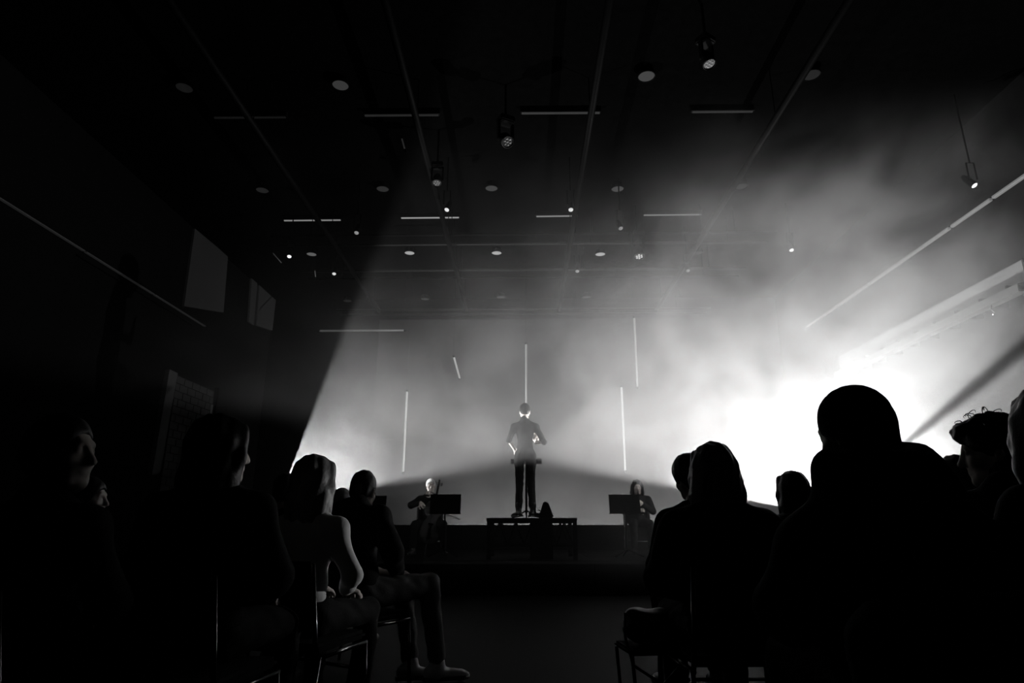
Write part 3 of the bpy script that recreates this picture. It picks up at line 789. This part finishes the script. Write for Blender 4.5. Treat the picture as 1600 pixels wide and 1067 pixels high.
def hair_short(J, h, amp=.0015, ph=0., vol=0.0, front=True):
    S = Sdf(h); M = J['HM']
    S.ell((0, -.018, .036), (.080 + vol, .100 + vol, .096 + vol), None, .02, 1, M)
    S.ell((0, -.070, -.02), (.058 + vol, .032 + vol, .055), None, .03, 1, M)
    S.ell((0, .095, -.035), (.085, .062, .100), None, .015, -1, M)            # face
    for sx in (-1, 1):
        S.ell((sx*.086, .0, -.045), (.028, .052, .050), None, .012, -1, M)    # round the ears
    S.ell((0, .0, -.12), (.12, .16, .058), None, .01, -1, M)
    S.ripple = locks(amp, 1.0, ph)
    return S
def hair_long(J, h, length=.30, width=1.0, amp=.0025, ph=0., vol=.008, back=True, fronts=True):
    S = Sdf(h); M = J['HM']
    S.ell((0, -.018, .036), (.080 + vol, .100 + vol, .095 + vol), None, .02, 1, M)
    for i in range(-6, 7):
        a = i*.29
        x0, y0 = math.sin(a)*.072, -.02 - math.cos(a)*.07
        x1, y1 = math.sin(a)*.086*width, -.03 - math.cos(a)*.07
        S.cap((x0, y0, .02), (x1*1.02, y1, -.10), .030, .030, .03, 1, M)
        S.cap((x1*1.02, y1, -.10), (x1*width, y1 - .01, -length*(1 - .02*abs(i))), .030, .016, .03, 1, M)
    if fronts:
        for sx in (-1, 1):
            S.cap((sx*.055, .045, .085), (sx*.084*width, .03, -.03), .022, .022, .03, 1, M)
            S.cap((sx*.084*width, .03, -.03), (sx*.095*width, .02, -length*.85), .022, .012, .03, 1, M)
    S.ell((0, .120, -.045), (.058, .072, .105), None, .012, -1, M)
    S.ripple = locks(amp, .8, ph)
    return S

PEOPLE = []
def person(loc, rz, J, label, s=1.0, top=None, top_m=None, trou_m=None, hair=None, hair_m=None, shoe_m=None, h=.010, hc=.012, top_name='jacket', cuff=.9, shoe_high=0.0, extra_hair=None, cat='person', group=None, ears=True):
    body = body_sdf(J, h, ears).build('person', M_skin)
    body.location = loc; body.rotation_euler = (0, 0, rz); body.scale = (s, s, s)
    tag(body, label, cat, group)
    tk = dict(thick=.018); tk.update(top or {})
    top_sdf(J, hc, **tk).build(top_name, top_m or M_cloth, body)
    trousers_sdf(J, hc, cuff=cuff).build('trousers', trou_m or M_cloth, body)
    for i in (0, 1): shoe_obj(J, i, .010, shoe_m or M_shoe, body, shoe_high)
    if hair is not None:
        ho = hair.build('hair', hair_m or M_hair_d, body)
        if extra_hair is not None: join_mb(ho, extra_hair)
    return body

# ------------------------------------------------------------------ stacking chairs
M_pad = mat('chair_fabric', .006, .95, spec=.05, scale=150, var=.3, bump=.2)
def make_chair():
    e = empty('audience_chair', (0, 0, 0))
    MB().box((-.22, -.17, .395), (.22, .27, .435)).build('seat', M_pad, e, bevel=.015)
    Mx = Matrix.Translation((0, -.22, .63)) @ Euler((.16, 0, 0)).to_matrix().to_4x4()
    MB().box((-.21, -.014, -.14), (.21, .014, .15), Mx).build('backrest', M_pad, e, bevel=.012)
    for sx in (-1, 1):
        MB().tube([(sx*.225, .25, .385), (sx*.235, .27, .0)], .011, 8).build('leg', M_chrome, e, smooth=True)
        MB().tube([(sx*.225, -.16, .385), (sx*.235, -.25, .0)], .011, 8).build('leg', M_chrome, e, smooth=True)
        MB().tube([(sx*.225, .26, .382), (sx*.225, -.18, .382)], .011, 8).build('seat_rail', M_chrome, e, smooth=True)
        MB().tube([(sx*.224, -.17, .382), (sx*.222, -.195, .45), (sx*.222, -.265, .77)], .011, 8).build('back_post', M_chrome, e, smooth=True)
    MB().tube([(-.23, -.21, .2), (.23, -.21, .2)], .009, 8).build('stretcher', M_chrome, e, smooth=True)
    return e
_chair = make_chair(); _chair_used = [False]
def chair(loc, rz, label, group='stacking chairs in the audience'):
    c = _chair if not _chair_used[0] else copy_tree(_chair)
    _chair_used[0] = True
    c.location = loc; c.rotation_euler = (0, 0, rz)
    return tag(c, label, 'chair', group)
# ------------------------------------------------------------------ audience
def seat_at(px, py, D, headfwd=.04, ht=1.295):
    """floor position and scale so that the crown of a seated figure comes to this spot at distance D"""
    P = at_y(px, py, D)
    return P, P.z / ht
def sit(px, py, D, rz, J, label, chair_label, **kw):
    P = at_y(px, py, D)
    top = J['HM'] @ Vector((0, -.012, .122))
    s = P.z / top.z
    off = Matrix.Rotation(rz, 3, 'Z') @ Vector((top.x*s, top.y*s, 0))
    loc = Vector((P.x - off.x, P.y - off.y, 0))
    b = person(loc, rz, J, label, s=s, **kw)
    if chair_label: chair(loc, rz, chair_label)
    print('SIT', label[:40], [round(v, 2) for v in loc], 'scale', round(s, 3))
    return b

# 1 man in profile at the far left, face turned to the right
J = pose(lean=-.02, head_yaw=-1.35, head_pitch=.03, sh=.185)
sit(100, 652, 2.02, -.25, J, 'short-haired man in profile at the far left, looking right', 'chair under the man in profile at the far left', h=.0075, hair=hair_short(J, .008, vol=.004), top=dict(collar=.03))
# 2 person whose face shows under the chin of the man in profile
J = pose(lean=.05, head_yaw=-1.2, sh=.165)
sit(140, 748, 3.5, -.2, J, 'person whose small face shows below the chin of the man in profile', 'chair of the person half hidden by the man in profile', h=.010, hair=hair_short(J, .010, vol=.008))
# 3 long-haired person, cheek catching light on the right
J = pose(lean=.02, head_yaw=-.6, sh=.18)
b3 = sit(346, 655, 2.5, -.1, J, 'long-haired person in dark coat with a faintly lit cheek, beside the man in profile', 'chair under the long-haired person in dark coat', h=.0085,
    hair=hair_long(J, .009, .30, 1.15, vol=.014), hair_m=M_hair_d, top=dict(thick=.03, collar=.05))
# 4 small dark head between two long-haired people
J = pose(lean=.05, sh=.17)
sit(448, 742, 4.7, 0, J, 'person far forward whose head barely shows left of the woman in the pale shirt', 'chair of the person left of the woman in the pale shirt', hair=hair_short(J, .010, vol=.006))
# 5 woman with long hair and pale shirt
J = pose(lean=.04, head_yaw=-.35, sh=.165, slim=.92)
sit(493, 716, 3.2, -.25, J, 'woman with long straight hair and pale shirt, sitting before the left flood', 'chair under the woman in the pale shirt', h=.009,
    hair=hair_long(J, .009, .33, 1.0, vol=.012), hair_m=M_hair_b, top_m=M_shirt, top_name='shirt', top=dict(thick=.012, amp=.007), 
    extra_hair=strands(MB(), J['HM'], 46, lambda r: (r.choice((-1, 1))*r.uniform(.07, .095), r.uniform(-.08, .01), r.uniform(-.1, .02)), .26, .10, seed=3))
# 6 short-haired man turned to the right, jeans and sneakers
kn = [((-.02, .45, .53), (.12, .40, .10), (.22, .50, .035)), ((.22, .42, .56), (.27, .47, .10), (.36, .58, .035))]
J = pose(lean=.16, side=-.22, head_yaw=.42, head_pitch=-.08, head_roll=.1, sh=.19, knees=kn, hunch=.03)
sit(572, 737, 4.2, -.55, J, 'short-haired man with visible ear, dark jacket and jeans, leaning forward', 'chair under the short-haired man in jeans', h=.0085,
    hair=hair_short(J, .009), trou_m=M_denim, shoe_m=M_shoe_p, top=dict(thick=.026, collar=.03, hood=1.0))
# 7 curly head between the woman in the pale shirt and the man in jeans
J = pose(lean=.1, sh=.165)
sit(535, 766, 5.3, -.2, J, 'person whose hair shows between the pale-shirted woman and the short-haired man', 'chair hidden behind the short-haired man', h=.011, hair=hair_short(J, .010, vol=.012), hair_m=M_hair_b)

# 8 person leaning, head tilted, left of the fair-haired woman
J = pose(lean=.05, head_roll=-.35, head_yaw=.3, sh=.17, side=-.06)
sit(1068, 714, 3.7, .05, J, 'dark-haired person with tilted head behind the fair long-haired woman', 'chair of the person with tilted head', h=.010, hair=hair_short(J, .010, vol=.010))
# 9 woman with long fair hair, dark sweater
J = pose(lean=.06, head_yaw=.05, sh=.195, slim=1.05, drop=.02)
wl = sit(1112, 698, 2.95, .04, J, 'woman with long fair hair and wide dark sweater beside the aisle', 'chair under the woman with long fair hair by the aisle', h=.009,
    hair=hair_long(J, .0085, .245, .98, amp=.003, vol=.014), hair_m=M_hair_b, top_name='sweater', top=dict(thick=.036, amp=.006, collar=.03),
    extra_hair=strands(MB(), J['HM'], 80, lambda r: (r.choice((-1, 1))*r.uniform(.080, .105), r.uniform(-.10, .0), r.uniform(-.12, -.02)), .20, .16, seed=5))
# 10 person with long hair further forward
J = pose(lean=.08, head_yaw=.25, sh=.16, slim=.9)
sit(1236, 741, 4.6, .1, J, 'long-haired person in a grey top, between the fair woman and the man in a beanie', 'chair of the long-haired person in a grey top', h=.010,
    hair=hair_long(J, .010, .26, 1.05, vol=.018), hair_m=M_hair_d, top_m=M_denim, top_name='shirt', extra_hair=strands(MB(), J['HM'], 24, lambda r: (-r.uniform(.085, .11), r.uniform(-.05, .02), r.uniform(-.16, -.08)), .14, .12, seed=9))
# 11 big man in a beanie and hooded jacket
J = pose(lean=.10, side=-.03, head_x=.005, head_yaw=.5, head_pitch=-.16, head_roll=-.10, sh=.19, slim=1.06, hunch=.02, drop=.08)
big = sit(1318, 612, 1.85, .0, J, 'broad man in a beanie and padded hooded jacket', 'chair with a coat over it under the man in a beanie', h=.0085, top=dict(thick=.045, collar=.05, hood=1.15, wrap=7, amp=.006), ears=True)
S = Sdf(.008); Mh = J['HM']
S.ell((0, -.014, .038), (.083, .104, .098), None, .02, 1, Mh)
S.cap((0, -.03, -.01), (0, -.04, -.06), .080, .068, .03, 1, Mh)
S.ell((0, .085, -.10), (.15, .085, .115), (.10, 0, 0), .008, -1, Mh)
S.ell((0, .0, -.17), (.15, .2, .085), (.1, 0, 0), .008, -1, Mh)
S.ripple = lambda X, Y, Z: .0012*np.sin(320*X + 40*Y)
bn = S.build('beanie', mat('knit', .012, .95, scale=200, bump=.3), big)
# stitched lettering across the back of the padded jacket, unreadable
from mathutils.bvhtree import BVHTree
lt = MB(); rnd = random.Random(4)
jk = [q for q in big.children if q.name.startswith('jacket')][0].data
bvh = BVHTree.FromPolygons([v.co.copy() for v in jk.vertices], [tuple(q.vertices) for q in jk.polygons])
bs = big.scale[0]
def on_back(xw, zw):
    hit = bvh.ray_cast(Vector(((xw - big.location.x)/bs, -1.5, zw/bs)), Vector((0, 1, 0)))[0]
    return hit + Vector((0, -.0005, 0)) if hit is not None else None
for i in range(16):
    x = .845 + i*.0103; z = .875 + .016*math.sin((i + 1)/17*PI) + i*.0012
    for k in range(rnd.choice((1, 2, 2, 3))):
        xa, za = x + rnd.uniform(0, .007), z + rnd.uniform(0, .010)
        p0 = on_back(xa, za); p1 = on_back(xa + rnd.uniform(-.003, .006), za + rnd.choice((.010, -.010, .002)))
        if p0 is not None and p1 is not None and (p0 - p1).length > .001: lt.tube([p0, p1], .0014, 4)
lt.build('stitched_lettering', mat('thread', .06, .6), big)
# 12 man with curly hair in profile, hooded collar
J = pose(lean=.04, head_yaw=.85, head_pitch=-.12, sh=.18, hunch=.01)
hs = Sdf(.008); Mh = J['HM']
hs.ell((0, -.012, .045), (.092, .108, .098), None, .02, 1, Mh)
hs.ell((0, -.06, -.03), (.07, .05, .06), None, .03, 1, Mh)
hs.ell((0, .075, .085), (.06, .035, .032), None, .02, 1, Mh)
hs.ell((0, .105, -.045), (.085, .065, .095), None, .012, -1, Mh)
hs.ell((0, .0, -.125), (.13, .17, .055), None, .01, -1, Mh)
hs.ripple = curls(.005)
cm = MB(); rr = random.Random(12)
for i in range(18):
    a = rr.uniform(-2.6, 2.6); el = rr.uniform(.15, 1.35)
    base = Vector((math.sin(a)*math.cos(el)*.093, math.cos(a)*math.cos(el)*.105, .045 + math.sin(el)*.095))
    n_ = base.normalized(); t_ = n_.cross(Vector((rr.uniform(-1, 1), rr.uniform(-1, 1), rr.uniform(-1, 1)))).normalized(); L = rr.uniform(.010, .024)
    pts = [base - n_*.01] + [base + n_*(L*math.sin(u*.55)) + t_*(L*.9*(1 - math.cos(u*.75))) for u in range(1, 6)]
    cm.tube([Mh @ p for p in pts], [.0022, .002, .0018, .0016, .0013, .0008], 4, False)
sit(1541, 653, 2.4, .12, J, 'curly-haired man in a hooded top, seen from behind in partial profile', 'chair under the curly-haired man', h=.0085, hair=hs, extra_hair=cm, top_m=M_dark, top=dict(thick=.03, hood=1.0, collar=.05))
# 13 tousled head lower between beanie and curly hair
J = pose(lean=.08, head_yaw=.5, sh=.17)
hs = hair_short(J, .010, vol=.014); hs.ripple = curls(.005)
sit(1490, 717, 3.6, .2, J, 'person with tousled hair, low between the man in a beanie and the curly-haired man', 'chair of the person with tousled hair', h=.010, hair=hs, hair_m=M_hair_b)
# 14 head cut by the right frame edge
J = pose(lean=.03, sh=.165, slim=.92, head_yaw=-.5)
sit(1637, 607, 1.85, .1, J, 'person with long hair at the far right, only one side of the head in view', 'chair under the person at the far right', h=.010, hair=hair_long(J, .010, .24, 1.0, vol=.012), top=dict(thick=.03, collar=.05))

# coat draped over the chair of the man in the beanie
cl = big.location
S = Sdf(.012)
for i in range(-4, 5):
    x = 1.0 + i*.072
    S.cap((x, cl.y - .315, .745 - .0025*i*i), (x + .012*i, cl.y - .37, .26), .045, .05, .05)
S.cap((.76, cl.y - .30, .735), (1.24, cl.y - .30, .735), .05, .05, .04)
S.ripple = folds(.012, .8, 1.3)
tag(S.build('coat', mat('wool_coat', .03, .95, scale=140, var=.35, bump=.3)), 'dark wool coat hung over the chair back of the man in a beanie', 'coat')

# folding stool with a bag on it, beside the chair of the fair-haired woman
sx0, sy0 = .60, 3.22
fs = empty('folding_stool', (sx0, sy0, 0), .15); tag(fs, 'low dark folding stool at the aisle beside the fair-haired woman', 'stool')
MB().box((-.15, -.13, .37), (.15, .13, .395)).build('seat', M_pad, fs, bevel=.01)
for yy in (-.12, .12):
    MB().tube([(-.14, yy, .37), (-.13, yy, .20), (.14, yy, .012)], .009, 8).build('leg', M_metal, fs, smooth=True)
    MB().tube([(.14, yy, .37), (.13, yy, .20), (-.14, yy, .012)], .009, 8).build('leg', M_metal, fs, smooth=True)
for xx in (-.14, .14): MB().tube([(xx, -.13, .015), (xx, .13, .015)], .010, 8).build('foot_bar', M_metal, fs, smooth=True)
bg = empty('bag', (sx0, sy0, .397), .2)
tag(bg, 'slouchy dark bag lying on the folding stool by the aisle', 'bag')
S = Sdf(.008); S.ell((0, 0, .075), (.15, .10, .075), None, .04); S.cap((-.09, .02, .12), (.09, .0, .11), .03, .03, .04); S.ripple = folds(.008, 1.2)
S.build('bag_body', M_shoe, bg)
MB().tube([(-.1, -.02, .12), (-.15, -.05, .14), (-.17, -.10, .05), (-.15, -.13, -.06), (-.02, -.14, -.14), (.10, -.12, -.05), (.11, -.06, .10)], .007, 8).build('strap', M_shoe, bg, smooth=True)
MB().box((-.02, -.11, .09), (.02, -.10, .11)).build('buckle', M_chrome, bg, bevel=.003)
# ------------------------------------------------------------------ conductor, standing with the back to the hall
C0 = at_y(821, 808, 9.92)
arms = dict(elb=[(-.245, -.02, 1.13), (.28, -.05, 1.10)], wri=[(-.15, .13, 1.0), (.175, .16, 1.12)],
            hand=[((.55, .75, -.25), (-.5, .2, .7), -1, .5), ((-.45, .25, .80), (.25, .9, -.1), 1, .12)])
arms['hand'][1] = ((.02, .12, .95), (.2, .9, -.1), 1, .15)
J = pose(False, lean=.0, sh=.165, arms=arms, head_pitch=-.30, head_fwd=.02, slim=.82,
         knees=[((-.085, .02, .49), (-.10, -.02, .09), (-.17, .11, .035)), ((.085, .02, .49), (.11, -.02, .09), (.20, .10, .035))])
P = at_y(820, 631, 9.92); s = (P.z - PT) / (J['HM'] @ Vector((0, -.012, .122))).z
person((C0.x, 9.92, PT), 0, J, 'conductor in dark shirt standing on the podium with back to the audience', s=s, h=.008, hc=.010,
       hair=hair_short(J, .008, vol=.006), top=dict(thick=.008, amp=.004, sleeve=.02, collar=.06), top_name='shirt', cuff=.80, shoe_high=.10)
print('COND scale', s)

# ------------------------------------------------------------------ cellist
pc = at_y(673, 749, 11.2)
arms = dict(elb=[(-.29, .10, .80), (.34, .10, .83)], wri=[(-.04, .26, .98), (.16, .34, .86)],
            hand=[((.35, .3, .3), (-.6, .6, .3), -1, .9), ((-.3, .6, -.3), (.4, .3, .7), 1, .7)])
# facing the hall: local left hand (-x) is on the right of the picture
J = pose(True, lean=.06, sh=.18, arms=arms, head_yaw=.12, knees=[((-.24, .40, .50), (-.26, .36, .10), (-.30, .52, .035)), ((.24, .40, .50), (.26, .36, .10), (.30, .52, .035))])
rzc = PI + .12
top = J['HM'] @ Vector((0, -.012, .122)); s = (pc.z - ST) / top.z
hs = hair_short(J, .009, vol=.008); hs.ripple = curls(.003)
cel = person((pc.x, pc.y + .05, ST), rzc, J, 'grey-haired cellist seated facing the hall, lit from the left', s=s, hair=hs, hair_m=M_hair_g, h=.009, top_name='sweater')
chair((pc.x, pc.y + .05, ST), rzc, 'chair the grey-haired cellist sits on', 'chairs of the musicians on stage')
print('CELLO scale', s)
# cello, leaning back against the player's chest, neck beside the left ear
M_wood = mat('varnished_wood', .015, .4, scale=14, var=.35)
e = empty('cello', (pc.x, pc.y - .38, ST), rzc); tag(e, 'cello held upright between the knees of the grey-haired cellist', 'cello')
MxC = Euler((.34, -.16, 0)).to_matrix().to_4x4()
S = Sdf(.010)
S.ell((0, 0, .40), (.215, .055, .22), None, .04, 1, MxC)
S.ell((0, 0, .78), (.165, .050, .17), None, .08, 1, MxC)
for sx in (-1, 1): S.ell((sx*.205, 0, .60), (.085, .12, .085), None, .02, -1, MxC)
S.build('soundbox', M_wood, e)
MB().tube([MxC @ Vector((0, .035, .90)), MxC @ Vector((0, .03, 1.20))], [.020, .015], 8).build('neck', M_wood, e, smooth=True)
MB().box((-.02, .05, .62), (.02, .062, 1.19), MxC).build('fingerboard', M_black, e, bevel=.004)
sc = MB(); sc.tube([MxC @ Vector(v) for v in ((0, .03, 1.20), (0, .02, 1.27), (0, .0, 1.315), (0, -.035, 1.32), (0, -.045, 1.29), (0, -.025, 1.275))], [.018, .016, .018, .018, .015, .010], 8)
sc.build('scroll', M_wood, e, smooth=True)
for k, (sx, zz) in enumerate(((-1, 1.225), (1, 1.235), (-1, 1.255), (1, 1.265))):
    MB().tube([MxC @ Vector((0, .02, zz)), MxC @ Vector((sx*.035, .02, zz)), MxC @ Vector((sx*.065, .02, zz))], [.005, .005, .013], 8).build('peg', M_black, e, smooth=True)
MB().box((-.04, .05, .50), (.04, .11, .512), MxC).build('bridge', M_wood, e)
MB().box((-.022, .058, .24), (.022, .075, .44), MxC).build('tailpiece', M_black, e)
MB().tube([MxC @ Vector((0, 0, .20)), Vector((0, -.02, .004))], .006, 6).build('endpin', M_chrome, e)
for x in (-.012, -.004, .004, .012):
    MB().tube([MxC @ Vector((x, .075, .44)), MxC @ Vector((x, .112, .512)), MxC @ Vector((x*.8, .066, 1.19))], .0015, 4).build('string', M_chrome, e)
# bow
BT = at_y(718, 811, 10.55); BH = at_y(660, 790, 10.62)
e = empty('cello_bow', BT); tag(e, 'cello bow whose tip sticks out below the music stand', 'bow')
MB().tube([BH - BT, (BH - BT)*.5 + Vector((0, 0, .008)), Vector((0, 0, 0))], .006, 6).build('stick', M_wood, e, smooth=True)
MB().box((-.012, -.008, -.018), (.012, .008, .006)).build('tip', M_black, e)
MB().tube([BH - BT + Vector((0, 0, -.02)), Vector((0, 0, -.014))], .003, 4).build('horsehair', mat('horsehair', .15, .6), e)

# ------------------------------------------------------------------ seated woman with a clarinet
pw = at_y(995, 750, 11.2)
arms = dict(elb=[(-.25, .08, .74), (.25, .08, .74)], wri=[(-.05, .27, .86), (.05, .30, .72)],
            hand=[((.5, .5, .3), (-.5, .6, .3), -1, .8), ((-.5, .5, .2), (.5, .6, .3), 1, .8)])
J = pose(True, lean=.05, sh=.185, arms=arms, head_pitch=-.08)
top = J['HM'] @ Vector((0, -.012, .122)); s = (pw.z - ST) / top.z
rzw = PI - .05
person((pw.x, pw.y + .05, ST), rzw, J, 'woman musician with long dark hair seated facing the hall', s=s, hair=hair_long(J, .009, .24, 1.0, vol=.006), h=.009, top_name='blouse', top=dict(thick=.022))
chair((pw.x, pw.y + .05, ST), rzw, 'chair the woman musician sits on', 'chairs of the musicians on stage')
print('WOMAN scale', s)
hm_ = J['HM']; mouth = hm_ @ Vector((0, .105, -.066)); low = Vector((0, .36, .66))
e = empty('clarinet', (pw.x, pw.y + .05, ST), rzw); tag(e, 'black clarinet held to the mouth of the woman musician', 'clarinet'); e.scale = (s, s, s)
v = (low - mouth)
MB().tube([mouth, mouth + v*.12], [.006, .011], 8).build('mouthpiece', M_black, e, smooth=True)
MB().tube([mouth + v*.12, mouth + v*.9], .0135, 10).build('barrel', M_black, e, smooth=True)
MB().tube([mouth + v*.9, mouth + v*.96, low], [.0135, .02, .034], 12, False).build('bell', M_black, e, smooth=True)
for t in (.25, .4, .5, .62, .75, .85):
    MB().tube([mouth + v*t + Vector((0, .012, .004)), mouth + v*t + Vector((0, .02, .008))], .006, 6).build('key', M_chrome, e)
